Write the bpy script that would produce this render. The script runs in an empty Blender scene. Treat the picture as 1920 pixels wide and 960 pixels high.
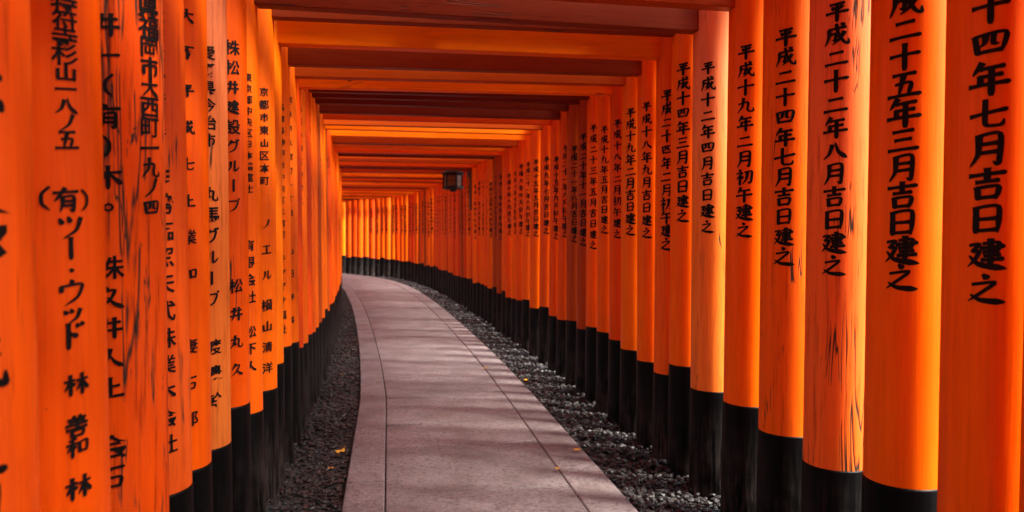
import bpy, bmesh, math, random
from mathutils import Vector, Matrix
random.seed(7)
R = math.radians
scene = bpy.context.scene
col = scene.collection
S = 1.1                                   # metres per survey unit

# ------------------------------------------------------------------ camera
cam_d = bpy.data.cameras.new('camera')
cam = bpy.data.objects.new('camera', cam_d); col.objects.link(cam)
cam.location = (0, 0, 1.25 * S)
cam.rotation_euler = (R(90 - 1.8), 0, R(-9.41))
cam_d.sensor_width = 36; cam_d.lens = 26.25
cam_d.clip_start = 0.05; cam_d.clip_end = 2000
cam_d.dof.use_dof = True
cam_d.dof.focus_distance = 3.2
cam_d.dof.aperture_fstop = 3.2
scene.camera = cam

# ------------------------------------------------------------------ sky and sun
SUN_EL, SUN_AZ = 50.0, 116.0              # azimuth measured from +Y towards +X
w = bpy.data.worlds.new('World'); scene.world = w; w.use_nodes = True
nt = w.node_tree
sky = nt.nodes.new('ShaderNodeTexSky'); sky.sky_type = 'NISHITA'; sky.sun_disc = False
sky.sun_elevation = R(SUN_EL); sky.sun_rotation = R(SUN_AZ)
sky.dust_density = 3.0; sky.air_density = 1.0; sky.ozone_density = 1.0
bw_ = nt.nodes.new('ShaderNodeRGBToBW'); mx = nt.nodes.new('ShaderNodeMix'); mx.data_type = 'RGBA'; mx.inputs[0].default_value = .6   # thin white overcast
nt.links.new(sky.outputs[0], bw_.inputs[0]); nt.links.new(sky.outputs[0], mx.inputs[6]); nt.links.new(bw_.outputs[0], mx.inputs[7])
bg = nt.nodes['Background']; nt.links.new(mx.outputs[2], bg.inputs[0]); bg.inputs[1].default_value = 0.12
sd = bpy.data.lights.new('sun', 'SUN'); so = bpy.data.objects.new('sun', sd); col.objects.link(so)
sd.energy = 2.9; sd.angle = R(12); sd.color = (1.0, 0.92, 0.80)
dv = Vector((math.sin(R(SUN_AZ)) * math.cos(R(SUN_EL)), math.cos(R(SUN_AZ)) * math.cos(R(SUN_EL)), math.sin(R(SUN_EL))))
so.rotation_euler = dv.to_track_quat('Z', 'Y').to_euler()
scene.view_settings.view_transform = 'Standard'; scene.view_settings.look = 'None'
scene.view_settings.gamma = 1; scene.view_settings.exposure = 2.52
scene.cycles.max_bounces = 10; scene.cycles.diffuse_bounces = 7; scene.cycles.glossy_bounces = 4
scene.cycles.use_denoising = True

# ------------------------------------------------------------------ helpers
def link(name, me, parent=None):
    o = bpy.data.objects.new(name, me); col.objects.link(o)
    if parent is not None: o.parent = parent
    return o
def tag(o, label=None, cat=None, group=None, kind=None):
    if label: o['label'] = label
    if cat: o['category'] = cat
    if group: o['group'] = group
    if kind: o['kind'] = kind
    return o
def mesh(name, vs, fs, m=None, smooth=False):
    me = bpy.data.meshes.new(name); me.from_pydata(vs, [], fs); me.update()
    if m: me.materials.append(m)
    if smooth: me.polygons.foreach_set('use_smooth', [True] * len(me.polygons))
    return me

class N:
    """little node builder"""
    def __init__(s, name):
        s.m = bpy.data.materials.new(name); s.m.use_nodes = True
        s.t = s.m.node_tree; s.b = s.t.nodes['Principled BSDF']
    def n(s, t, **kw):
        o = s.t.nodes.new(t)
        for k, v in kw.items(): setattr(o, k, v)
        return o
    def l(s, a, b): s.t.links.new(a, b)
    def val(s, sock, v):
        if hasattr(v, 'links') or hasattr(v, 'is_linked'): s.l(v, sock)
        else: sock.default_value = v
    def mapping(s, vec, scale):
        o = s.n('ShaderNodeMapping'); s.l(vec, o.inputs[0]); o.inputs['Scale'].default_value = scale; return o.outputs[0]
    def noise(s, vec, scale, detail=4, rough=.55, dist=0):
        o = s.n('ShaderNodeTexNoise'); s.l(vec, o.inputs['Vector'])
        o.inputs['Scale'].default_value = scale; o.inputs['Detail'].default_value = detail
        o.inputs['Roughness'].default_value = rough; o.inputs['Distortion'].default_value = dist
        return o.outputs['Fac']
    def ramp(s, v, lo, hi, a=0.0, b=1.0):
        o = s.n('ShaderNodeMapRange'); o.clamp = True; s.l(v, o.inputs[0])
        for i, x in enumerate((lo, hi, a, b)): s.val(o.inputs[i + 1], x)
        return o.outputs[0]
    def math(s, op, a, b=0.0):
        o = s.n('ShaderNodeMath', operation=op); s.val(o.inputs[0], a); s.val(o.inputs[1], b); return o.outputs[0]
    def mix(s, f, a, b, mode='MIX'):
        o = s.n('ShaderNodeMix', data_type='RGBA', blend_type=mode)
        s.val(o.inputs[0], f); s.val(o.inputs[6], a); s.val(o.inputs[7], b); return o.outputs[2]
    def bump(s, h, strength, dist):
        o = s.n('ShaderNodeBump'); s.l(h, o.inputs['Height']); o.inputs['Strength'].default_value = strength
        o.inputs['Distance'].default_value = dist; s.l(o.outputs[0], s.b.inputs['Normal']); return o
def rgba(r, g, b): return (r, g, b, 1.0)

# vermilion paint: object colour = paint tint, its alpha = how worn the paint is
def vermilion(name, axis):
    k = N(name)
    tc = k.n('ShaderNodeTexCoord'); oi = k.n('ShaderNodeObjectInfo')
    off = k.n('ShaderNodeVectorMath', operation='ADD'); k.l(tc.outputs['Object'], off.inputs[0])
    mul = k.n('ShaderNodeMath', operation='MULTIPLY'); k.l(oi.outputs['Random'], mul.inputs[0]); mul.inputs[1].default_value = 37.0
    k.l(mul.outputs[0], off.inputs[1]); v = off.outputs[0]
    g = {'z': (1, 1, .05), 'x': (.06, 1, 1)}[axis]
    grain = k.noise(k.mapping(v, g), 42, 5, .6, .3)
    fine = k.noise(k.mapping(v, g), 160, 3, .6)
    blot = k.noise(v, 2.2, 3, .5)
    g2 = {'z': (1, 1, .16), 'x': (.16, 1, 1)}[axis]
    g3 = {'z': (1, 1, .07), 'x': (.07, 1, 1)}[axis]
    crack = k.noise(k.mapping(v, g3), 11, 3, .5, .9)
    patch = k.noise(k.mapping(v, {'z': (1, 1, .35), 'x': (.35, 1, 1)}[axis]), 7, 3, .55)
    chip = k.noise(k.mapping(v, {'z': (1, 1, .28), 'x': (.28, 1, 1)}[axis]), 30, 4, .6, .8)
    wear = oi.outputs['Alpha']
    base = oi.outputs['Color']
    c = k.mix(k.ramp(grain, .35, .72, 0, .45), base, k.mix(1.0, base, rgba(.62, .42, .5), 'MULTIPLY'))
    c = k.mix(k.ramp(blot, .35, .7, 0, .30), c, k.mix(1.0, base, rgba(1.05, 1.45, 2.0), 'MULTIPLY'))
    # faded chalky bloom on worn timber
    fade = k.math('MULTIPLY', k.ramp(k.noise(k.mapping(v, g2), 5, 4, .6), .45, .7), k.math('MULTIPLY', wear, .35))
    c = k.mix(fade, c, rgba(.50, .13, .05) if axis == 'z' else rgba(.26, .06, .025))
    # sun bleached, pinkish upper ends on the weathered posts
    if axis == 'z':
        sp = k.n('ShaderNodeSeparateXYZ'); k.l(tc.outputs['Object'], sp.inputs[0])
        hi = k.math('ADD', sp.outputs[2], k.math('MULTIPLY', k.noise(k.mapping(v, g2), 6, 4, .6), 1.1))
        sc = k.n('ShaderNodeSeparateColor'); k.l(base, sc.inputs[0])
        k_ = k.math('MULTIPLY', k.ramp(hi, 1.9, 2.75), k.ramp(sc.outputs[2], .003, .03, 0, .8))
        c = k.mix(k_, c, rgba(.76, .25, .13))
    # open cracks and lost paint
    wd_ = k.math('ADD', .007, k.math('MULTIPLY', wear, .020))
    cr2 = k.noise(k.mapping(v, g3), 26, 3, .5, .7)
    l1 = k.ramp(k.math('ABSOLUTE', k.math('SUBTRACT', crack, .5)), .003, wd_, 1, 0)
    l2 = k.ramp(k.math('ABSOLUTE', k.math('SUBTRACT', cr2, .56)), .003, wd_, 1, 0)
    l3 = k.ramp(k.math('ABSOLUTE', k.math('SUBTRACT', crack, .42)), .003, wd_, 1, 0)
    line = k.math('MAXIMUM', k.math('MAXIMUM', l1, l3), k.math('MULTIPLY', l2, k.ramp(wear, .62, .9)))
    where = k.ramp(k.math('SUBTRACT', patch, k.math('SUBTRACT', .72, k.math('MULTIPLY', wear, .26))), 0, .04)
    line = k.math('MULTIPLY', line, where)
    chips = k.ramp(k.math('SUBTRACT', chip, k.math('SUBTRACT', .80, k.math('MULTIPLY', wear, .125))), 0, .02)
    ck = k.math('MAXIMUM', line, chips)
    c = k.mix(ck, c, rgba(.045, .028, .018))
    # dark vertical grain where the paint has thinned
    gr = k.math('MULTIPLY', k.ramp(k.noise(k.mapping(v, g), 75, 4, .65), .54, .66), k.ramp(wear, .05, .9, .12, .75))
    c = k.mix(gr, c, k.mix(1.0, c, rgba(.34, .22, .25), 'MULTIPLY'))
    k.l(c, k.b.inputs['Base Color'])
    rg = k.ramp(blot, .3, .7, .34, .5)
    rg = k.math('ADD', rg, k.math('MULTIPLY', wear, .18))
    k.l(rg, k.b.inputs['Roughness'])
    h = k.math('SUBTRACT', k.math('ADD', k.math('MULTIPLY', grain, .6), k.math('MULTIPLY', fine, .25)), k.math('MULTIPLY', ck, 1.2))
    k.bump(h, .35, .004)
    k.b.inputs['Specular IOR Level'].default_value = .09
    return k.m
M_post = vermilion('vermilion_post_paint', 'z')
M_beam = vermilion('vermilion_beam_paint', 'x')

def black_base():
    k = N('black_post_foot'); tc = k.n('ShaderNodeTexCoord'); geo = k.n('ShaderNodeNewGeometry'); oi = k.n('ShaderNodeObjectInfo')
    v = geo.outputs['Position']
    st = k.noise(k.mapping(v, (1, 1, .07)), 55, 5, .65, .4)
    bl = k.noise(v, 9, 4, .6)
    sep = k.n('ShaderNodeSeparateXYZ'); k.l(v, sep.inputs[0])
    low = k.ramp(sep.outputs[2], .0, .50, 1.0, 0)          # splashed dust towards the gravel
    d = k.math('MULTIPLY', k.math('MULTIPLY', low, k.ramp(st, .38, .72)), k.ramp(bl, .3, .65))
    d = k.math('MULTIPLY', d, k.ramp(oi.outputs['Random'], 0, 1, .35, 1.0))
    c = k.mix(k.ramp(st, .4, .8), rgba(.0008, .0007, .0008), rgba(.003, .0025, .0025)); k.b.inputs['Specular IOR Level'].default_value = .07
    c = k.mix(d, c, rgba(.12, .092, .082))
    k.l(c, k.b.inputs['Base Color']); k.l(k.ramp(d, 0, 1, .42, .85), k.b.inputs['Roughness'])
    k.bump(k.math('ADD', st, k.math('MULTIPLY', bl, .4)), .3, .004)
    return k.m
M_black = black_base()

def simple(name, c, rough=.6, var=.0, scale=20, metal=0, bump=0):
    k = N(name); tc = k.n('ShaderNodeTexCoord')
    nz = k.noise(tc.outputs['Object'], scale, 4, .6)
    k.l(k.mix(k.ramp(nz, .3, .7), rgba(*[x * (1 - var) for x in c]), rgba(*[min(1, x * (1 + var)) for x in c])), k.b.inputs['Base Color'])
    k.b.inputs['Roughness'].default_value = rough; k.b.inputs['Metallic'].default_value = metal
    if bump: k.bump(nz, bump, .004)
    return k.m
M_ink = simple('black_ink', (.004, .003, .003), .6, .2, 60)
M_ink.node_tree.nodes['Principled BSDF'].inputs['Specular IOR Level'].default_value = .12
M_iron = simple('dark_iron', (.0025, .003, .003), .5, .3, 30, .3)
M_iron2 = simple('weathered_copper_roof', (.010, .014, .013), .6, .3, 40, .2)
M_paper = simple('lantern_glass', (.16, .07, .02), .45, .15, 20)
M_leafy = simple('yellow_leaf', (.62, .30, .02), .6, .25, 60)
M_leafb = simple('brown_leaf', (.30, .13, .03), .7, .3, 60)
M_grey = simple('grey_conduit', (.07, .075, .065), .5, .2, 20)

def slab_mat():
    k = N('paving_stone'); geo = k.n('ShaderNodeNewGeometry'); oi = k.n('ShaderNodeObjectInfo'); v = geo.outputs['Position']
    a = k.noise(v, 3.2, 5, .6); b = k.noise(v, 60, 4, .7); f = k.noise(v, 190, 2, .6)
    c = k.mix(k.ramp(a, .3, .7), rgba(.125, .094, .095), rgba(.265, .222, .232))
    c = k.mix(k.ramp(b, .35, .7, 0, .6), c, rgba(.055, .038, .037))
    c = k.mix(k.ramp(k.noise(v, 34, 5, .75), .50, .62, 0, .8), c, rgba(.060, .040, .038))
    c = k.mix(k.ramp(f, .56, .68, 0, .7), c, rgba(.27, .245, .25))
    c = k.mix(k.ramp(k.noise(v, 1.3, 6, .7, .6), .55, .72, 0, .40), c, rgba(.065, .048, .045))
    tint = k.ramp(oi.outputs['Random'], 0, 1, .86, 1.12)
    vm = k.n('ShaderNodeVectorMath', operation='SCALE'); k.l(c, vm.inputs[0]); k.l(tint, vm.inputs['Scale'])
    k.l(vm.outputs[0], k.b.inputs['Base Color']); k.b.inputs['Roughness'].default_value = .62
    k.bump(k.math('ADD', k.math('MULTIPLY', b, .8), k.math('ADD', k.math('MULTIPLY', f, .35), a)), .8, .010)
    return k.m
M_slab = slab_mat()
def soil_mat():
    k = N('dark_soil'); geo = k.n('ShaderNodeNewGeometry'); v = geo.outputs['Position']
    a = k.noise(v, 2.5, 5, .6); b = k.noise(v, 45, 5, .7)
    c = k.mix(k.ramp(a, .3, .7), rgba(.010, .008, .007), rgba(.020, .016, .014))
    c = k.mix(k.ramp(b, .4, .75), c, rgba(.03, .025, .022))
    k.l(c, k.b.inputs['Base Color']); k.b.inputs['Roughness'].default_value = .9
    k.bump(b, .8, .02); return k.m
M_soil = soil_mat()
def gravel_mat(name, lo, hi):
    k = N(name); geo = k.n('ShaderNodeNewGeometry')
    c = k.mix(k.ramp(geo.outputs['Random Per Island'], 0, 1), rgba(*lo), rgba(*hi))
    c = k.mix(k.ramp(k.noise(geo.outputs['Position'], 120, 3), .4, .7, 0, .5), c, rgba(*[x * .5 for x in lo]))
    k.l(c, k.b.inputs['Base Color']); k.b.inputs['Roughness'].default_value = .55; return k.m
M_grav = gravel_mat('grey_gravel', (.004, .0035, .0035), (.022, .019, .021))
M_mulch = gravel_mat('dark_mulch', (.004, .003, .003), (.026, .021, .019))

# ------------------------------------------------------------------ centre line of the path (arc length -> position, heading)
HT = [(-9, 0), (5, 0), (8, .03), (12, .05), (15, .08), (17, .13), (19, .22), (20.5, .36), (22, .46), (24, .55), (28, .75), (34, 1.0), (44, 1.3)]
def heading(s):
    for (a, ha), (b, hb) in zip(HT, HT[1:]):
        if s <= b: return ha + (hb - ha) * (s - a) / (b - a)
    return HT[-1][1]
DS = .02; SMIN = -8.0
CX = (1.426 - .523) / 2; HW = (1.426 + .523) / 2
_line = []; x, y, s = CX, SMIN, SMIN
while s < 43:
    h = heading(s); _line.append((x, y, h)); x -= math.sin(h) * DS; y += math.cos(h) * DS; s += DS
def at(s, off=0.0, z=0.0):
    """survey units in, metres out; off is metres/1.1 to the right of the centre"""
    f = (s - SMIN) / DS; i = max(0, min(len(_line) - 2, int(f))); f -= i
    a, b = _line[i], _line[i + 1]
    px, py, h = [a[j] + (b[j] - a[j]) * f for j in range(3)]
    return Vector(((px + math.cos(h) * off) * S, (py + math.sin(h) * off) * S, z)), h

# ------------------------------------------------------------------ ground
def sheet(name, s0, s1, a, b, z, m, step=.4, under=.0):
    vs, fs = [], []; n = int((s1 - s0) / step) + 1
    for i in range(n + 1):
        s = s0 + (s1 - s0) * i / n
        la, lb = (a(s) if callable(a) else a), (b(s) if callable(b) else b)
        for k in range(4):
            p, _ = at(s, la + (lb - la) * k / 3, z); vs.append(p)
    for i in range(n):
        for k in range(3):
            q = i * 4 + k; fs.append((q, q + 1, q + 5, q + 4))
    o = link(name, mesh(name, vs, fs, m)); tag(o, kind='structure'); return o
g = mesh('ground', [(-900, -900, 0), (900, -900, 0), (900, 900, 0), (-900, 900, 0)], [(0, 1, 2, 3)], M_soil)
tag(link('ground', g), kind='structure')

PL = lambda s: -.21 - CX - max(0, min(.20, (s - 5.5) * .022))      # left path edge (offset from the centre line)
PR = lambda s: 1.077 - CX
JL = lambda s: PL(s) + .19
JR = lambda s: PR(s) - .218
path = bpy.data.objects.new('path', None); col.objects.link(path); path.location = at(0, 0, 0)[0]
tag(path, 'curving stone slab walkway running between the gates', kind='structure')
TOP = .035
def slab(s0, s1, a, b, name, skew=0.0, dz=0.0):
    n = max(1, int((s1 - s0) / .18)); c = .006 / S; vs, fs = [], []
    g = (.0028 if name == 'paving_slab' else .0032) / S; ge = .0018 / S
    org = path.location
    rows = []
    for i in range(n + 1):
        f = i / n; s = s0 + ge + (s1 - s0 - 2 * ge) * f
        A, B = a(s) + g, b(s) - g
        ss = s + skew
        row = []
        inset = c if i in (0, n) else 0
        sg = c if i == 0 else (-c if i == n else 0)
        for off, z, ds_ in ((A, -.05, 0), (A, TOP - .005 + dz, 0), (A + c, TOP + dz, sg), ((A + B) / 2, TOP + dz + .001, sg), (B - c, TOP + dz, sg), (B, TOP - .005 + dz, 0), (B, -.05, 0)):
            sk = skew * ((off - a(s)) / (b(s) - a(s)) - .5)
            p, _ = at(s + ds_ + sk, off, z); row.append(len(vs)); vs.append(p - org)
        rows.append(row)
    for i in range(n):
        for k in range(6): fs.append((rows[i][k], rows[i][k + 1], rows[i + 1][k + 1], rows[i + 1][k]))
    fs.append(tuple(reversed(rows[0]))); fs.append(tuple(rows[n]))
    o = link(name, mesh(name, vs, fs, M_slab), path); return o
s = -2.0; cuts = []
while s < 26:
    cuts.append(s); s += random.choice([.62, .7, .78, .9])
cuts = [-1.9, -1.1, -.3, .5, 1.3, 2.1, 2.72 + .76, 4.25, 4.75, 5.5, 6.2, 7.0] + [c for c in cuts if c > 7.4]
for a, b in zip(cuts, cuts[1:]):
    slab(a, b, JL, JR, 'paving_slab', random.uniform(-.05, .05) - .03, random.uniform(-.001, .001))
for fa, fb in ((PL, JL), (JR, PR)):
    s = -2.0 + random.random()
    while s < 26:
        L = random.uniform(1.3, 1.9); slab(s, s + L, fa, fb, 'border_slab', 0, random.uniform(.0, .003)); s += L
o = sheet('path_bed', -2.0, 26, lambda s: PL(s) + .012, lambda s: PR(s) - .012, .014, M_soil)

# ------------------------------------------------------------------ gravel (one mesh each side)
def ico():
    bm = bmesh.new(); bmesh.ops.create_icosphere(bm, subdivisions=1, radius=1)
    v = [tuple(x.co) for x in bm.verts]; f = [tuple(y.index for y in x.verts) for x in bm.faces]; bm.free(); return v, f
IV, IF = ico()
def gravel(name, spots, size, m, label, flat=.6):
    vs, fs = [], []
    for (p, k) in spots:
        r = size * random.uniform(.55, 1.35) * k
        e = Matrix.Rotation(random.uniform(0, 6.28), 3, 'Z') @ Matrix.Rotation(random.uniform(-.5, .5), 3, 'X') @ Matrix.Diagonal((r * random.uniform(.8, 1.5), r * random.uniform(.6, 1), r * flat))
        b = len(vs); jit = [random.uniform(.8, 1.15) for _ in IV]
        vs += [tuple(e @ (Vector(v) * j) + p) for v, j in zip(IV, jit)]
        fs += [(x + b, y + b, z + b) for x, y, z in IF]
    o = link(name, mesh(name, vs, fs, m)); tag(o, label, 'gravel', kind='stuff'); return o
spots = []
for i in range(15000):
    s = .8 + 20 * random.random() ** 1.7
    u = random.random(); off = PR(s) + .005 + u * .62
    p, _ = at(s, off, random.uniform(.002, .026) + .008 * math.sin(s * 3 + u * 5)); spots.append((p, 1 + .03 * s))
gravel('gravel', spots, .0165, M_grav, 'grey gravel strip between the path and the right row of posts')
spots = []
for i in range(15000):
    s = .6 + 17 * random.random() ** 1.7
    u = random.random(); off = PL(s) - .005 - u * .62
    p, _ = at(s, off, random.uniform(.0, .018) + .006 * math.sin(s * 4 + u * 5)); spots.append((p, 1 + .03 * s))
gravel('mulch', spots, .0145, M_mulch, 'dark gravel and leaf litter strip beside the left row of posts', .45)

# ------------------------------------------------------------------ lettering
def prof(kind, t):
    if kind == 'h': return (.95 - .9 * t) if t < .2 else (.70 + .10 * t) if t < .72 else (.77 + 1.3 * (t - .72)) if t < .9 else 1.0 - 5 * (t - .9)
    if kind == 'v': return 1.1 - .9 * t if t < .25 else .88 + .12 * t if t < .85 else .98 - 3.2 * (t - .85)
    if kind == 'p': return 1.15 * (1 - t) ** .6 + .10
    if kind == 'n': return .35 + 1.15 * t if t < .82 else 1.30 - 6.2 * (t - .82)
    if kind == 'd': return .45 + .95 * t if t < .75 else 1.15 - 3 * (t - .75)
    if kind == 'k': return 1.0 if t < .8 else 1.0 - 3.6 * (t - .8)
G = {
'平': 'h22,82 78,84|d30,70 40,56|p70,72 60,56|h6,42 94,46|v50,82 50,0',
'成': 'h20,74 84,78|p22,74 20,40 6,4|k24,50 47,53 45,24 35,28|k48,96 56,52 76,14 92,4 93,24|p78,58 62,28 36,6|d66,96 78,86',
'二': 'h24,70 76,74|h6,20 94,24', '三': 'h20,80 80,84|h26,50 74,53|h6,14 94,18', '一': 'h4,46 96,52',
'十': 'h6,55 94,60|v50,98 50,0', '四': 'v14,76 22,20|k14,74 86,78 77,20|p40,74 38,52 28,42|k59,74 58,48 70,45|h22,24 78,26',
'五': 'h18,84 82,87|p49,84 36,14|k26,52 68,55 61,14|h4,11 96,15', '六': 'd44,96 54,82|h6,64 94,69|p36,50 12,8|d60,50 88,10',
'七': 'h6,46 94,60|k42,94 42,22 52,12 80,12 86,28', '八': 'p40,78 28,36 4,12|n52,86 64,44 96,12',
'九': 'p40,96 34,44 6,6|k12,62 64,67 62,24 74,10 92,12 93,32', '月': 'p30,92 28,36 10,2|k30,90 76,92 74,6 62,12|h30,64 72,66|h29,39 72,41',
'日': 'v25,88 25,8|k25,86 77,88 75,8|h26,50 74,52|h26,15 74,17', '年': 'p34,98 12,64|h30,79 84,83|h28,56 80,59|v30,58 30,34|h4,31 96,35|v55,80 55,-2',
'吉': 'h8,78 92,83|v50,98 50,60|h24,57 77,60|v27,42 30,4|k27,40 75,42 70,4|h30,9 70,11',
'建': 'k10,80 34,83 18,60 34,60 24,34 6,12|n10,46 34,18 98,2|k44,84 80,86 79,58|h37,70 94,74|h44,58 80,60|h46,45 84,47|h40,31 92,34|v61,98 61,18',
'之': 'd44,98 56,84|k18,66 74,72 44,42 8,12|n14,32 40,14 98,6', '初': 'd22,98 31,86|k6,72 39,77 6,38|v26,58 26,0|d42,54 34,40|k52,78 90,82 87,20 78,8 70,16|p67,80 62,36 42,4',
'午': 'p32,98 14,62|h30,75 82,79|h4,44 96,49|v52,76 52,-2',
'林': 'h4,66 46,71|v27,96 27,0|p27,66 6,26|d30,58 44,46|h52,66 98,71|v74,98 74,0|p74,66 50,22|n76,66 99,22',
'山': 'v50,94 50,14|v16,62 16,10|h16,12 86,14|v86,64 86,6', '大': 'h6,62 94,67|p50,96 46,50 8,4|n50,62 66,30 96,4',
'井': 'h12,70 88,74|h4,36 96,41|p34,94 32,40 16,2|v66,96 66,0', '久': 'p42,96 14,50|k36,78 68,82 52,42 10,4|n44,52 66,24 98,4',
'ノ': 'p76,92 58,42 16,6', 'ツ': 'd14,82 24,60|d42,88 50,66|p86,84 70,36 24,4', 'ッ': 'd22,66 30,50|d44,70 50,54|p80,68 68,34 34,10',
'ー': 'v50,94 50,6', '・': 'd44,56 56,44', 'ウ': 'd48,98 52,84|v16,74 16,52|k16,74 86,78 70,30 28,2', 'ド': 'v36,96 36,0|d38,60 66,44|d62,92 70,80|d78,96 86,84',
'グ': 'p40,92 12,46|k36,76 78,80 62,30 20,2|d70,98 78,88|d84,102 92,92', 'ル': 'p32,82 30,40 8,6|k60,90 60,12 96,44', 'プ': 'k12,78 80,80 64,30 24,2|d84,98 92,90', 'エ': 'h18,82 82,84|v50,82 50,14|h6,12 94,14',
'和': 'p44,94 12,84|h4,64 48,68|v28,88 28,0|p28,62 6,30|d30,56 42,46|v58,72 58,20|k58,70 92,74 90,20|h58,26 90,28',
'善': 'd34,98 40,88|d66,98 58,88|h14,82 86,85|h20,70 80,73|h6,56 94,60|v50,84 50,44|h8,38 92,42|v28,30 30,2|k28,30 74,32 70,2|h30,7 70,8',
'木': 'h6,66 94,70|v50,98 50,0|p50,66 8,18|n52,66 96,18', '丸': 'p40,96 34,44 6,6|k12,66 64,70 62,24 74,10 92,12 93,32|d22,46 46,30',
'市': 'd46,98 54,86|h6,76 94,80|v18,56 18,16|k18,56 82,58 80,18 70,22|v50,78 50,-2', '人': 'p50,92 40,44 6,6|n48,62 66,30 96,6', '上': 'v48,94 48,12|h50,54 80,57|h4,10 96,13',
'(': 'k70,98 46,70 46,30 70,2', ')': 'k30,98 54,70 54,30 30,2', '石': 'h8,84 92,88|p46,86 10,30|v34,46 36,4|k34,44 80,46 76,4|h36,8 76,10', 'ト': 'v40,96 40,0|d42,60 76,42',
'有': 'h6,78 94,83|p46,98 10,42|p36,62 36,30 28,0|k36,60 76,62 74,2 62,8|h36,42 74,43|h36,24 74,25',
}
_cache = {}
def smooth_pts(P, steps):
    out = []
    n = len(P)
    for i in range(n - 1):
        p0 = P[max(0, i - 1)]; p1 = P[i]; p2 = P[i + 1]; p3 = P[min(n - 1, i + 2)]
        tens = .35
        for q in range(steps):
            t = q / steps; t2, t3 = t * t, t * t * t
            m1 = (p2 - p0) * tens; m2 = (p3 - p1) * tens
            out.append(p1 * (2 * t3 - 3 * t2 + 1) + m1 * (t3 - 2 * t2 + t) + p2 * (-2 * t3 + 3 * t2) + m2 * (t3 - t2))
    out.append(P[-1]); return out
_font_obj = None
def glyph(ch):
    """unit glyph: list of (verts (x, y, layer), faces), centred, 1 wide"""
    if ch in _cache: return _cache[ch]
    vs, fs = [], []
    if ch in G:
        for li, st in enumerate(G[ch].split('|')):
            kind = st[0]; P = [Vector((float(a.split(',')[0]), float(a.split(',')[1]))) for a in st[1:].split()]
            Q = smooth_pts(P, 9 if len(P) == 2 else 5); n = len(Q)
            W = {'h': 16, 'v': 17.5, 'p': 16, 'n': 17, 'd': 19, 'k': 14.5}[kind]
            b = len(vs)
            for i, q in enumerate(Q):
                d = (Q[min(n - 1, i + 1)] - Q[max(0, i - 1)]).normalized(); nn = Vector((-d.y, d.x))
                t = i / (n - 1); wd = max(.08, prof(kind, t)) * W * .5
                if kind == 'h' or kind == 'k': wd *= 1 - .25 * abs(d.x) * (kind == 'k')
                ext = d * (-2 if i == 0 else 2 if i == n - 1 else 0)
                for sgn in (1, -1):
                    r = q + nn * wd * sgn + ext
                    vs.append(((r.x - 50) / 100, (r.y + (r.x - 50) * .07 - 50) / 100, li))
            for i in range(n - 1):
                a = b + 2 * i; fs.append((a, a + 1, a + 3, a + 2))
    else:
        cu = bpy.data.curves.new('t', 'FONT'); cu.body = ch; cu.size = 1.12; cu.offset = .021; cu.resolution_u = 2; cu.align_x = 'CENTER'
        o = bpy.data.objects.new('t', cu); col.objects.link(o)
        me = bpy.data.meshes.new_from_object(o.evaluated_get(bpy.context.evaluated_depsgraph_get()))
        bm = bmesh.new(); bm.from_mesh(me)
        for k in range(-3, 4):
            ge = bm.verts[:] + bm.edges[:] + bm.faces[:]
            bmesh.ops.bisect_plane(bm, geom=ge, plane_co=(k * .14, 0, 0), plane_no=(1, 0, 0))
        ys = [v.co.y for v in bm.verts] or [0]; xs = [v.co.x for v in bm.verts] or [0]
        cy, cx = (max(ys) + min(ys)) / 2, (max(xs) + min(xs)) / 2
        if ch in '、': cy = .3
        bm.verts.index_update()
        vs = [(v.co.x - cx, v.co.y - cy + (v.co.x - cx) * .08, 0) for v in bm.verts]
        fs = [tuple(v.index for v in f.verts) for f in bm.faces]
        bm.free(); bpy.data.meshes.remove(me); bpy.data.objects.remove(o); bpy.data.curves.remove(cu)
    _cache[ch] = (vs, fs); return _cache[ch]

def inscription(text, r, ang, ztop, zbot, size, asp=1.0, gaps=None, jitter=.0):
    """text wrapped round a post of radius r; ang = where its middle faces (0 = back towards the viewer, + = to the right).
       text characters are spread evenly from ztop to zbot; spaces leave a gap"""
    vs, fs = [], []; n = len(text)
    for i, ch in enumerate(text):
        if ch in ' \u3000': continue
        z0 = ztop + (zbot - ztop) * i / max(1, n - 1)
        gv, gf = glyph(ch); b = len(vs); jx = random.uniform(-jitter, jitter); sc = size * random.uniform(.94, 1.05)
        if ch in '・ッ': sc *= .9
        for x, yy, li in gv:
            a = ang + (x * sc + jx) / r; rr = r + .0016 + .00012 * li
            vs.append((math.sin(a) * rr, -math.cos(a) * rr, z0 + yy * sc * asp * .88))
        fs += [tuple(q + b for q in f) for f in gf]
    me = mesh('inscription', vs, fs, M_ink)
    return me
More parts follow.
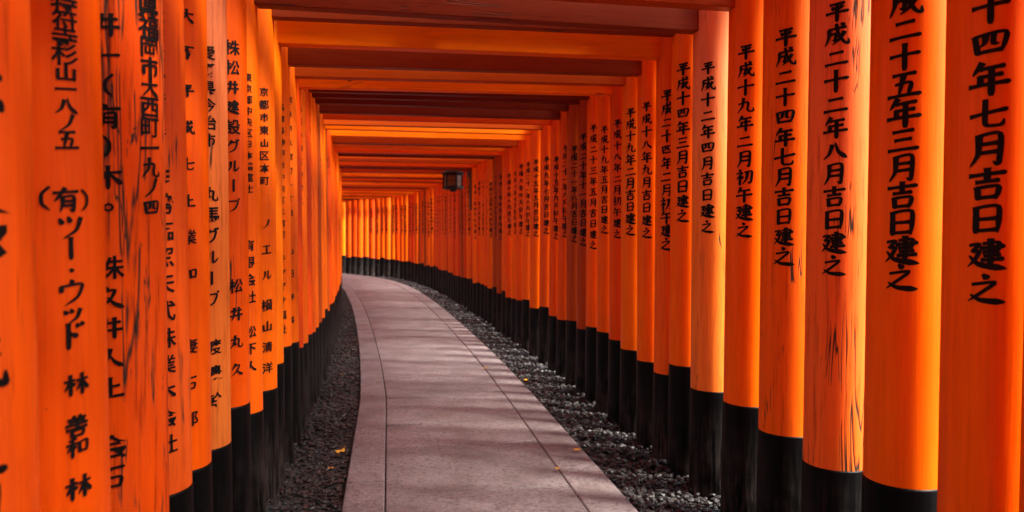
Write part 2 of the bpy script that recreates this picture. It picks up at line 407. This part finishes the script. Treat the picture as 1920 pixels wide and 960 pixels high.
# ------------------------------------------------------------------ torii meshes
POST_TOP = 2.98
def post_mesh(r):
    vs, fs = [], []; n = 40; lv = 26
    ph = [random.uniform(0, 6.28) for _ in range(4)]
    for j in range(lv + 1):
        z = POST_TOP * j / lv
        for i in range(n):
            a = 2 * math.pi * i / n
            rr = r * (1 + .006 * math.sin(2 * a + ph[0] + z) + .004 * math.sin(3 * a + ph[1] - z * 1.3) - .012 * (z / POST_TOP))
            rr = min(rr, r)
            vs.append((math.cos(a) * rr, math.sin(a) * rr, z))
    for j in range(lv):
        for i in range(n):
            a, b = j * n + i, j * n + (i + 1) % n; fs.append((a, b, b + n, a + n))
    fs.append(tuple(lv * n + i for i in range(n)))
    return mesh('post', vs, fs, M_post, True)
def foot_mesh(r):
    """black foot wrap, height 1, a few millimetres proud of the timber"""
    vs, fs = [], []; n = 40; ro = r + .0020; prof_ = [(ro + .006, -.02), (ro + .003, .3), (ro, .985), (ro - .0015, .998), (r - .004, 1.0)]
    for rr, z in prof_:
        for i in range(n):
            a = 2 * math.pi * i / n; vs.append((math.cos(a) * rr, math.sin(a) * rr, z))
    for j in range(len(prof_) - 1):
        for i in range(n):
            a, b = j * n + i, j * n + (i + 1) % n; fs.append((a, b, b + n, a + n))
    me = mesh('post_foot', vs, fs, M_black, True); return me
def bevel_box(name, x0, x1, y0, y1, z0, z1, m, bev=.006, curve=0.0, seg=1):
    """long beam along x with chamfered edges; curve lifts the ends"""
    prof_ = [(y0 + bev, z0), (y1 - bev, z0), (y1, z0 + bev), (y1, z1 - bev), (y1 - bev, z1), (y0 + bev, z1), (y0, z1 - bev), (y0, z0 + bev)]
    vs, fs = [], []; xm, hx = (x0 + x1) / 2, (x1 - x0) / 2
    for i in range(seg + 1):
        X = x0 + (x1 - x0) * i / seg; up = curve * abs((X - xm) / hx) ** 2.5
        for (a, b) in prof_: vs.append((X, a, b + up))
    for i in range(seg):
        for k in range(8):
            a, b = i * 8 + k, i * 8 + (k + 1) % 8; fs.append((a, a + 8, b + 8, b))
    fs.append(tuple(range(8))); fs.append(tuple(seg * 8 + k for k in reversed(range(8))))
    return mesh(name, vs, fs, m)
RADII = [.106, .112, .118, .124]
POSTS = {r: [post_mesh(r), post_mesh(r)] for r in RADII}
FEET = {r: foot_mesh(r) for r in RADII}
HALF = HW * S
BEAMS = {}
def beam_mesh(kind, k):
    if (kind, k) in BEAMS: return BEAMS[(kind, k)]
    if kind == 'tie_beam': th, hh = [(.033, .150), (.037, .165), (.041, .180)][k]; me = bevel_box(kind, -1.48, 1.48, -th, th, 0, hh, M_beam, .004)
    elif kind == 'lower_lintel': me = bevel_box(kind, -1.62, 1.62, -.064, .064, 0, .14, M_beam, .006, .03, 12)
    elif kind == 'top_lintel': me = bevel_box(kind, -1.80, 1.80, -.088, .088, 0, .11, M_beam, .008, .06, 14)
    elif kind == 'wedge': me = bevel_box(kind, -.035, .035, -.03, .03, 0, .035, M_beam, .003)
    elif kind == 'strut': me = bevel_box(kind, -.07, .07, -.03, .03, 0, .36, M_beam, .004)
    BEAMS[(kind, k)] = me; return me

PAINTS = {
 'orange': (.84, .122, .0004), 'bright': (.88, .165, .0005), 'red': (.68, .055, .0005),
 'pink': (.80, .185, .020), 'chipped': (.82, .150, .012), 'brown': (.21, .032, .007), 'shaded_maroon': (.12, .009, .002), 'vermilion': (.76, .088, .0004), 'rust': (.40, .055, .003)}  # on tie beams, maroon holds painted shade, bright painted sunlight; brown weathered and shaded
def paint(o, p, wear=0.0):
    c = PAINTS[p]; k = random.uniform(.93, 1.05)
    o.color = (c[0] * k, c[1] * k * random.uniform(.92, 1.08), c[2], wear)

DATE_M = ['一', '二', '三', '四', '五', '六', '七', '八', '九', '十', '十一', '十二']
def rand_date():
    y = random.choice(['二', '三', '八', '九', '十', '十一', '十二', '十四', '十五', '十八', '十九', '二十', '二十一', '二十二', '二十四'])
    return '平成' + y + '年' + random.choice(DATE_M[:9]) + '月' + random.choice(['吉日', '吉日', '初午']) + '建之'
NAMES = ['東京都中央区 株式会社丸井 山本久', '大阪市北区 松井建設グループ 松井大', '京都市伏見区 有限会社山一 木下久', '名古屋市中区 林工業 林善和', '横浜市西区 上田石材 上田丸人']

def make_torii(sl, sr, zb, hbl, hbr, rl, rr, pl, pr, wl, wr, beam, bk, bw, label, group, txt_l=None, txt_r=None, parts='full'):
    """sl, sr: stations of left and right post; zb: underside of the tie beam (m)"""
    PLc, _ = at(sl, -HW - rl / S); PRc, _ = at(sr, HW + rr / S)
    mid = (PLc + PRc) / 2; d = PRc - PLc; yaw = math.atan2(d.y, d.x); hs = d.length / 2
    root = bpy.data.objects.new('torii_gate', None); col.objects.link(root)
    root.location = mid; root.rotation_euler = (0, 0, yaw); root.empty_display_size = .2
    tag(root, label, 'torii', group)
    for sx, r, hb, pt, wr_, tx in ((-1, rl, hbl, pl, wl, txt_l), (1, rr, hbr, pr, wr, txt_r)):
        lv_ = .22 if sr < 6 else .55
        lean = (R(random.uniform(-lv_, lv_)), R(random.uniform(-lv_, lv_)))
        p = link('post', random.choice(POSTS[r]), root); p.location = (sx * hs, 0, 0); p.rotation_euler = (lean[0], lean[1], 0)
        paint(p, pt, wr_)
        f = link('post_foot', FEET[r], p); f.scale = (1, 1, hb)
        if tx is not None:
            for t_ in (tx if isinstance(tx, list) else [tx]): link('inscription', t_, p)
        wg = link('wedge', beam_mesh('wedge', 0), root)
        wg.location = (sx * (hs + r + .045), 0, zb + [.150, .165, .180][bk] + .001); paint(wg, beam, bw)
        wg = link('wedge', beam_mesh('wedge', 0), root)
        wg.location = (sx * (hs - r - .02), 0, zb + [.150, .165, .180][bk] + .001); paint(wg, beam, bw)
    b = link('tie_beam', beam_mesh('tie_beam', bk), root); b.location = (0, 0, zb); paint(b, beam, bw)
    st = link('strut', beam_mesh('strut', 0), root); zt = zb + [.150, .165, .180][bk]
    st.location = (0, 0, zt + .001); st.scale = (1, 1, (POST_TOP + .002 - zt) / .36); paint(st, 'orange', .1)
    b = link('lower_lintel', beam_mesh('lower_lintel', 0), root); b.location = (0, 0, POST_TOP + .004); paint(b, random.choice(['orange', 'red']), .2)
    b = link('top_lintel', beam_mesh('top_lintel', 0), root); b.location = (0, 0, POST_TOP + .147); paint(b, random.choice(['rust', 'red']), .3)
    return root

# height of a text row in metres from survey height
Z = lambda h: h * S
IN = R(-44)
# ---- measured gates: stations left/right, beam height above ground, foot heights, radii, paints, wear, beam paint
def T(text, r, zt, zb_, size, ang=0, asp=1.0): return inscription(text, r, ang, Z(zt), Z(zb_), size, asp)
rA, rB, rC, rD = RADII
near = []
def near_gate(*a, **k): near.append((a, k))
GR = 'vermilion torii gates forming the tunnel'
LA = R(41)     # left inscriptions turn a little towards the path
# 0..: nearest two are beside the viewer
P2 = '特符寺杉山一八ノ五'
def zl(y, zn): return 1.25 - (y - 436) * zn     # survey height of a mark sighted at row y, depth zn
rows = [
 # sl, sr, beam h, hbL, hbR, rl, rr, paintL, paintR, wearL, wearR, beam, kind, beamwear, label, textL cols, textR
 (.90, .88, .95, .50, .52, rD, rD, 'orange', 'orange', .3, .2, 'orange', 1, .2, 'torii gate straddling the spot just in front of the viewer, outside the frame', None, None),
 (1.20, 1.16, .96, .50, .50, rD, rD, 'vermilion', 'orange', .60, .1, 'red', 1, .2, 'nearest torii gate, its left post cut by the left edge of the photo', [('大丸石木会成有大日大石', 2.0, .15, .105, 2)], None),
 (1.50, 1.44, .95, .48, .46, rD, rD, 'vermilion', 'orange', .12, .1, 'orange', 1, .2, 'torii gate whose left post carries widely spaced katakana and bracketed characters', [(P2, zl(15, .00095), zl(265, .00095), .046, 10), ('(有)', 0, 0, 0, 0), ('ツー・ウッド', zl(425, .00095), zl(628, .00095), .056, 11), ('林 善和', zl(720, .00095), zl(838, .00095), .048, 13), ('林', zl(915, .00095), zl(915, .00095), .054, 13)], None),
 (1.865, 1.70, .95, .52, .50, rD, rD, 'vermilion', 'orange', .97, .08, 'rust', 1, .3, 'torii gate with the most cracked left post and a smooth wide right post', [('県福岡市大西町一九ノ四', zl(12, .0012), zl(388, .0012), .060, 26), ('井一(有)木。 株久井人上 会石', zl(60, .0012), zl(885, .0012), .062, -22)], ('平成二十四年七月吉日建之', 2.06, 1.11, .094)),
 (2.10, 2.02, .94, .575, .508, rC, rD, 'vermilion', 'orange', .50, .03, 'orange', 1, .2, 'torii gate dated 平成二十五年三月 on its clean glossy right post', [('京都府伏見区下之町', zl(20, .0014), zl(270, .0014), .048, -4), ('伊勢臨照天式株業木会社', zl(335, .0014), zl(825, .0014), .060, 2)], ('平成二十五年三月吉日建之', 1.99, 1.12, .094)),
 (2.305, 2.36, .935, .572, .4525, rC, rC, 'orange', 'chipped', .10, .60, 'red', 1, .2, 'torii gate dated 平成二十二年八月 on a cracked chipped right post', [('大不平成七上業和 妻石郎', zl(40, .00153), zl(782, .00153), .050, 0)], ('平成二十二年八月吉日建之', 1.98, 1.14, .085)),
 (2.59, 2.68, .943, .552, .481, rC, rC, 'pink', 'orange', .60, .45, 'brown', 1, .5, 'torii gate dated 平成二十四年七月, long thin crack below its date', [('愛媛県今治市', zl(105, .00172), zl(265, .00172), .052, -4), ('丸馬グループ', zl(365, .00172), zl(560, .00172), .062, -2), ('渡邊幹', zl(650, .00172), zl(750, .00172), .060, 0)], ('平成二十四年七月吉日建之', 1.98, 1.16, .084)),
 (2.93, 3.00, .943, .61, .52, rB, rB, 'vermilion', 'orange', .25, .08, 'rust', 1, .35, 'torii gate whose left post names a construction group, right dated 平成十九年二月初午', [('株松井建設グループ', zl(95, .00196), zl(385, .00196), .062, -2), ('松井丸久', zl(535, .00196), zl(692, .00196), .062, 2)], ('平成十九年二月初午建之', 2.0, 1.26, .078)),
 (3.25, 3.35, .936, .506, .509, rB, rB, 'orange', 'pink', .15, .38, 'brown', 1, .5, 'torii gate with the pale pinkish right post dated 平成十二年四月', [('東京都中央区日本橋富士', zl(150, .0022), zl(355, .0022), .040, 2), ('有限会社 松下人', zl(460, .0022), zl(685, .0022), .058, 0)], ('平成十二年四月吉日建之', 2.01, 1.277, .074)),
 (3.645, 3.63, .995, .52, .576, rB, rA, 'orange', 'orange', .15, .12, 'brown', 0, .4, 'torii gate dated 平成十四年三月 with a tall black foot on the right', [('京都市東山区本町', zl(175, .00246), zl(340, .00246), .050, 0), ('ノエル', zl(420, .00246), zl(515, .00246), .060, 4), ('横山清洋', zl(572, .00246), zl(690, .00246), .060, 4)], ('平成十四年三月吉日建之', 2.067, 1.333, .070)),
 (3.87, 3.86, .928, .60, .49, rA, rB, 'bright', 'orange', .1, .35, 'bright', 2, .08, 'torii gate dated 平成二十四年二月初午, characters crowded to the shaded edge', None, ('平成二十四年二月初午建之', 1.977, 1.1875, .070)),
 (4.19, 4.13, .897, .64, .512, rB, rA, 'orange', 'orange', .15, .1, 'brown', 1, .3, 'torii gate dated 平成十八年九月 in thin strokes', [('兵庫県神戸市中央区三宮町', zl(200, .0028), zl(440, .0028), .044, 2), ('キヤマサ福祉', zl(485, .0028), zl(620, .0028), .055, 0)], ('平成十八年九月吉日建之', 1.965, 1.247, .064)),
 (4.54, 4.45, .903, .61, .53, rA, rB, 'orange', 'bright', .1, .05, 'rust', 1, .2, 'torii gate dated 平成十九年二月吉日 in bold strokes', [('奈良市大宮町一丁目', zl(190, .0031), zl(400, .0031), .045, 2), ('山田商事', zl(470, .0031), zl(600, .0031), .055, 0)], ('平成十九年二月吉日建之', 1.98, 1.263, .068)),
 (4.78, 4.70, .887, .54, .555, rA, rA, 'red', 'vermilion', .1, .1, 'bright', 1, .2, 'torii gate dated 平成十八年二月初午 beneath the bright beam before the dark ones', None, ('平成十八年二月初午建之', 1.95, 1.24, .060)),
 (5.05, 4.99, .99, .53, .568, rA, rA, 'orange', 'orange', .1, .15, 'shaded_maroon', 1, .2, 'torii gate dated 平成十九年五月 in faint grey characters', [('大阪市西区南堀江', zl(215, .0036), zl(380, .0036), .045, 2)], ('平成十九年五月吉日建之', 1.95, 1.27, .058)),
 (5.33, 5.28, .965, .55, .567, rA, rA, 'red', 'orange', .1, .15, 'shaded_maroon', 1, .2, 'torii gate dated 平成二十三年五月, column reaching lower than its neighbours', None, ('平成二十三年五月吉日建之', 2.0, 1.16, .064)),
 (5.60, 5.55, .975, .53, .517, rA, rA, 'orange', 'rust', .1, .2, 'shaded_maroon', 1, .2, 'torii gate dated 平成二十年十一月 on a brownish shaded post', [('株式会社山城 山城久', zl(250, .004), zl(520, .004), .05, 2)], ('平成二十年十一月吉日建之', 1.97, 1.18, .066)),
]
for (sl, sr, h, hbl, hbr, rl, rr, pl, pr, wl, wr, bm_, bk, bw, lab, tl, tr) in rows:
    tl_m = []
    for (txt, zt, zb_, size, ang) in (tl or []):
        if txt == '(有)':
            zz = Z(zl(375, .00095))
            for chx, dx in (('(', -.04), ('有', 0), (')', .04)):
                tl_m.append(inscription(chx, rl, LA + R(8) + dx / rl, zz, zz, .050))
        else: tl_m.append(inscription(txt, rl, LA + R(ang), Z(zt), Z(zb_), size))
    tr_m = inscription(tr[0], rr, IN, Z(tr[1]), Z(tr[2]), tr[3] * (1.06 if sr < 3.5 else 1.2)) if tr else None
    make_torii(sl, sr, Z(1.25 + h), Z(hbl), Z(hbr), rl, rr, pl, pr, wl, wr, bm_, bk, bw, lab, GR, tl_m, tr_m)

# ---- the gates behind them, down to the bend and round it
LEFT_POOL = {r: [inscription(n, r, R(38), Z(1.97), Z(.95 + random.uniform(-.05, .1)), .046) for n in NAMES] for r in (rA, rB)}
RIGHT_POOL = {r: [inscription(rand_date(), r, IN * .8, Z(1.93 + random.uniform(-.04, .05)), Z(1.22 + random.uniform(-.05, .05)), .078) for _ in range(12)] for r in (rA, rB)}
st_ = [5.87, 6.21, 6.51, 6.91, 7.34, 7.72]
while st_[-1] < 33.5: st_.append((29.2 if 26.2 < st_[-1] < 29 else 0) or st_[-1] + (random.uniform(.25, .36) if st_[-1] < 15 else random.uniform(.33, .42) if st_[-1] < 22.4 else random.uniform(.33, .42)))  # unseen gap past the bend and wider far pitch, added to light the path
seqb = ['shaded_maroon', 'shaded_maroon', 'red', 'rust', 'bright', 'bright', 'rust', 'brown', 'bright', 'orange', 'rust', 'shaded_maroon', 'orange', 'orange', 'rust', 'red']  # tie beam tints in order, shade and sun patches painted in
for i, s in enumerate(st_):
    rl, rr = random.choice((rA, rB)), random.choice((rA, rB, rA, rB) if s < 22 else RADII)
    if s < 7.9: lab = ['torii gate with a reddish post just beyond the gates whose dates can be read', 'torii gate under a dark tie beam, second beyond the readable dates', 'torii gate third beyond the readable dates, on the straight stretch', 'torii gate fourth beyond the readable dates, beside the end of the dark beams', 'torii gate fifth beyond the readable dates, under a bright orange tie beam', 'torii gate sixth beyond the readable dates, where the path starts bending'][i]; gr = GR
    elif s < 11.6:
        kth = sum(1 for q in st_ if s < q < 11.6)
        lab = 'torii gate %s in front of the hanging lantern, counted from the lantern' % ['directly', 'second', 'third', 'fourth', 'fifth', 'sixth', 'seventh', 'eighth', 'ninth', 'tenth', 'eleventh', 'twelfth', 'thirteenth', 'fourteenth', 'fifteenth'][kth]
        gr = GR
    elif s < 23.5: lab = 'distant torii gate beyond the hanging lantern where the tunnel bends left'; gr = 'distant torii gates along the bend'
    else: lab = 'farthest torii gate closing the view in the yellowish glow at the bend'; gr = 'farthest torii gates closing the view'
    pc = ['orange', 'orange', 'bright', 'red', 'vermilion', 'vermilion', 'orange', 'rust']
    h = (.97 if s < 7.2 else .98 if s < 8 else .95) + random.uniform(-.02, .02)
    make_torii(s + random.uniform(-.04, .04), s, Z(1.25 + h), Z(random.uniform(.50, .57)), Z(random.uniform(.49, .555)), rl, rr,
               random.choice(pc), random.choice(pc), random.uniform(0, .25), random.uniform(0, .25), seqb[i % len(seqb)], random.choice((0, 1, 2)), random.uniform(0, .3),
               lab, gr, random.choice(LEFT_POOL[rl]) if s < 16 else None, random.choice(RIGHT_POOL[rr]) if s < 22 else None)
# gates beside and behind the viewer, which keep the light of the tunnel
for s in (.6, .28, -.05, -.4, -.75, -1.1, -1.45, -1.8, -2.2, -2.6):
    make_torii(s, s, Z(2.2), Z(.52), Z(.5), rC, rC, 'orange', 'orange', .2, .2, 'orange', 1, .2, 'torii gate beside or behind the viewer, outside the photo', 'torii gates behind the viewer')

# ------------------------------------------------------------------ hanging lantern
def lantern(loc, yaw):
    root = bpy.data.objects.new('hanging_lantern', None); col.objects.link(root); root.location = loc; root.rotation_euler = (0, 0, yaw)
    tag(root, 'small black iron lantern with amber panes hanging under the tie beams by the bend', 'lantern')
    def lathe(name, prof_, n, m, parent=root, rot=0):
        vs, fs = [], []
        for r, z in prof_:
            for i in range(n):
                a = 2 * math.pi * (i + .5) / n + rot; vs.append((math.cos(a) * r, math.sin(a) * r, z))
        for j in range(len(prof_) - 1):
            for i in range(n):
                a, b = j * n + i, j * n + (i + 1) % n; fs.append((a, b, b + n, a + n))
        fs.append(tuple(reversed(range(n)))); fs.append(tuple((len(prof_) - 1) * n + i for i in range(n)))
        return link(name, mesh(name, vs, fs, m), parent)
    lathe('roof', [(.205, .270), (.210, .285), (.13, .325), (.05, .350), (.045, .37)], 6, M_iron2)
    lathe('finial', [(.02, .36), (.032, .385), (.02, .41), (.007, .43)], 8, M_iron)
    lathe('chain', [(.006, .42), (.006, .56)], 6, M_iron)
    lathe('base_rim', [(.150, -.03), (.185, -.01), (.185, .025), (.165, .035)], 6, M_iron)
    lathe('top_rim', [(.160, .235), (.178, .245), (.178, .272)], 6, M_iron)
    lathe('foot', [(.05, -.07), (.06, -.03), (.09, -.028)], 6, M_iron)
    for i in range(6):
        a = 2 * math.pi * (i + .5) / 6
        c = Vector((math.cos(a) * .158, math.sin(a) * .158, 0))
        me = bevel_box('corner_bar', -.013, .013, -.013, .013, .03, .24, M_iron, .002); o = link('corner_bar', me, root); o.location = c; o.rotation_euler = (0, 0, a)
        a2 = 2 * math.pi * i / 6; d = .158 * math.cos(math.pi / 6) - .004
        me = bevel_box('pane', -.066, .066, -.002, .002, .036, .234, M_paper, .0005); o = link('pane', me, root)
        o.location = (math.cos(a2) * d, math.sin(a2) * d, 0); o.rotation_euler = (0, 0, a2 + math.pi / 2)
        me = bevel_box('glazing_bar', -.066, .066, -.005, .005, .128, .138, M_iron, .001); g2 = link('glazing_bar', me, o)
    root.scale = (1.02, 1.02, .90)
    return root
lantern((1.10, 12.85, 2.14), .3)

# slim dark conduit on the post beside the lantern
c0, hh = at(11.2, HW - .03, 0)
cd = bpy.data.objects.new('cable_conduit', None); col.objects.link(cd); cd.location = (c0.x, c0.y, 0)
tag(cd, 'slim dark vertical cable conduit with a box, on the post right of the lantern', 'conduit')
vs = [(math.cos(i * math.pi / 4) * .02, math.sin(i * math.pi / 4) * .02, z) for z in (1.75, 2.45) for i in range(8)]
link('pipe', mesh('pipe', vs, [(i, (i + 1) % 8, 8 + (i + 1) % 8, 8 + i) for i in range(8)] + [tuple(reversed(range(8))), tuple(range(8, 16))], M_grey), cd)
link('junction_box', bevel_box('junction_box', -.055, .055, -.04, .04, 2.28, 2.46, M_grey, .005), cd)

# ------------------------------------------------------------------ fallen leaves
def leaf(loc, size, m, label, yaw, tilt):
    vs = []; fs = []; n = 14
    vs.append((0, 0, 0)); 
    for i in range(n):
        a = 2 * math.pi * i / n
        r = size * (1 - .42 * abs(math.sin(a * 2.5))) * (1.15 if abs(a - math.pi) < .3 else 1)
        vs.append((math.cos(a) * r, math.sin(a) * r * .8, .10 * size * math.sin(a * 3) + .08 * size * (i % 2)))
    fs = [(0, 1 + i, 1 + (i + 1) % n) for i in range(n)]
    b = len(vs); vs2 = [(x, y, z - .0012) for x, y, z in vs]; fs2 = [tuple(reversed([q + b for q in f])) for f in fs]
    rim = [(1 + i, b + 1 + i, b + 1 + (i + 1) % n, 1 + (i + 1) % n) for i in range(n)]
    o = bpy.data.objects.new('fallen_leaf', None); col.objects.link(o); o.location = loc; o.rotation_euler = (tilt, tilt * .6, yaw)
    link('leaf_blade', mesh('leaf_blade', vs + vs2, fs + fs2 + rim, m), o)
    sv = [(-size * .9 - t * size * .9, sy, .0 + t * .004 + sz) for t in (0, 1) for sy, sz in ((-.0012, 0), (.0012, 0), (0, .002))]
    link('leaf_stem', mesh('leaf_stem', sv, [(0, 1, 4, 3), (1, 2, 5, 4), (2, 0, 3, 5), (0, 2, 1), (3, 4, 5)], M_leafb), o)
    tag(o, label, 'leaf', 'fallen leaves')
def gp(px, py, z=0.0):
    """survey sighting (column, row) -> ground position in metres"""
    zn = (1.25 - z / S) / (py - 436); X = (px - 728) * zn; ss = .987 * X
    return Vector((ss * S, (1400 * zn * 1.0136 - .1657 * ss) * S, z))
LV = [(636, 849, .030, .034, M_leafy, 'largest yellow leaf, on the dark litter left of the path'),
      (617, 881, .026, .020, M_leafb, 'small brownish leaf on the litter just below the largest yellow leaf'),
      (1083, 846, .042, .020, M_leafy, 'yellow leaf lying on the right edge of the path'),
      (986, 713, .040, .024, M_leafy, 'orange yellow leaf on the gravel right of the path'),
      (910, 691, .042, .020, M_leafy, 'small leaf on the joint of the right border slabs'),
      (1046, 882, .042, .013, M_leafy, 'tiny yellow leaf in the right paving joint near the bottom'),
      (640, 702, .030, .020, M_leafb, 'small brown leaf on the litter halfway up the left strip'),
      (708, 718, .042, .014, M_leafb, 'tiny brown leaf on the left paving joint')]
for px, py, z, sz, m, lab in LV:
    leaf(gp(px, py, z + .012), sz * 1.35, m, lab, random.uniform(0, 6), random.uniform(.04, .14))
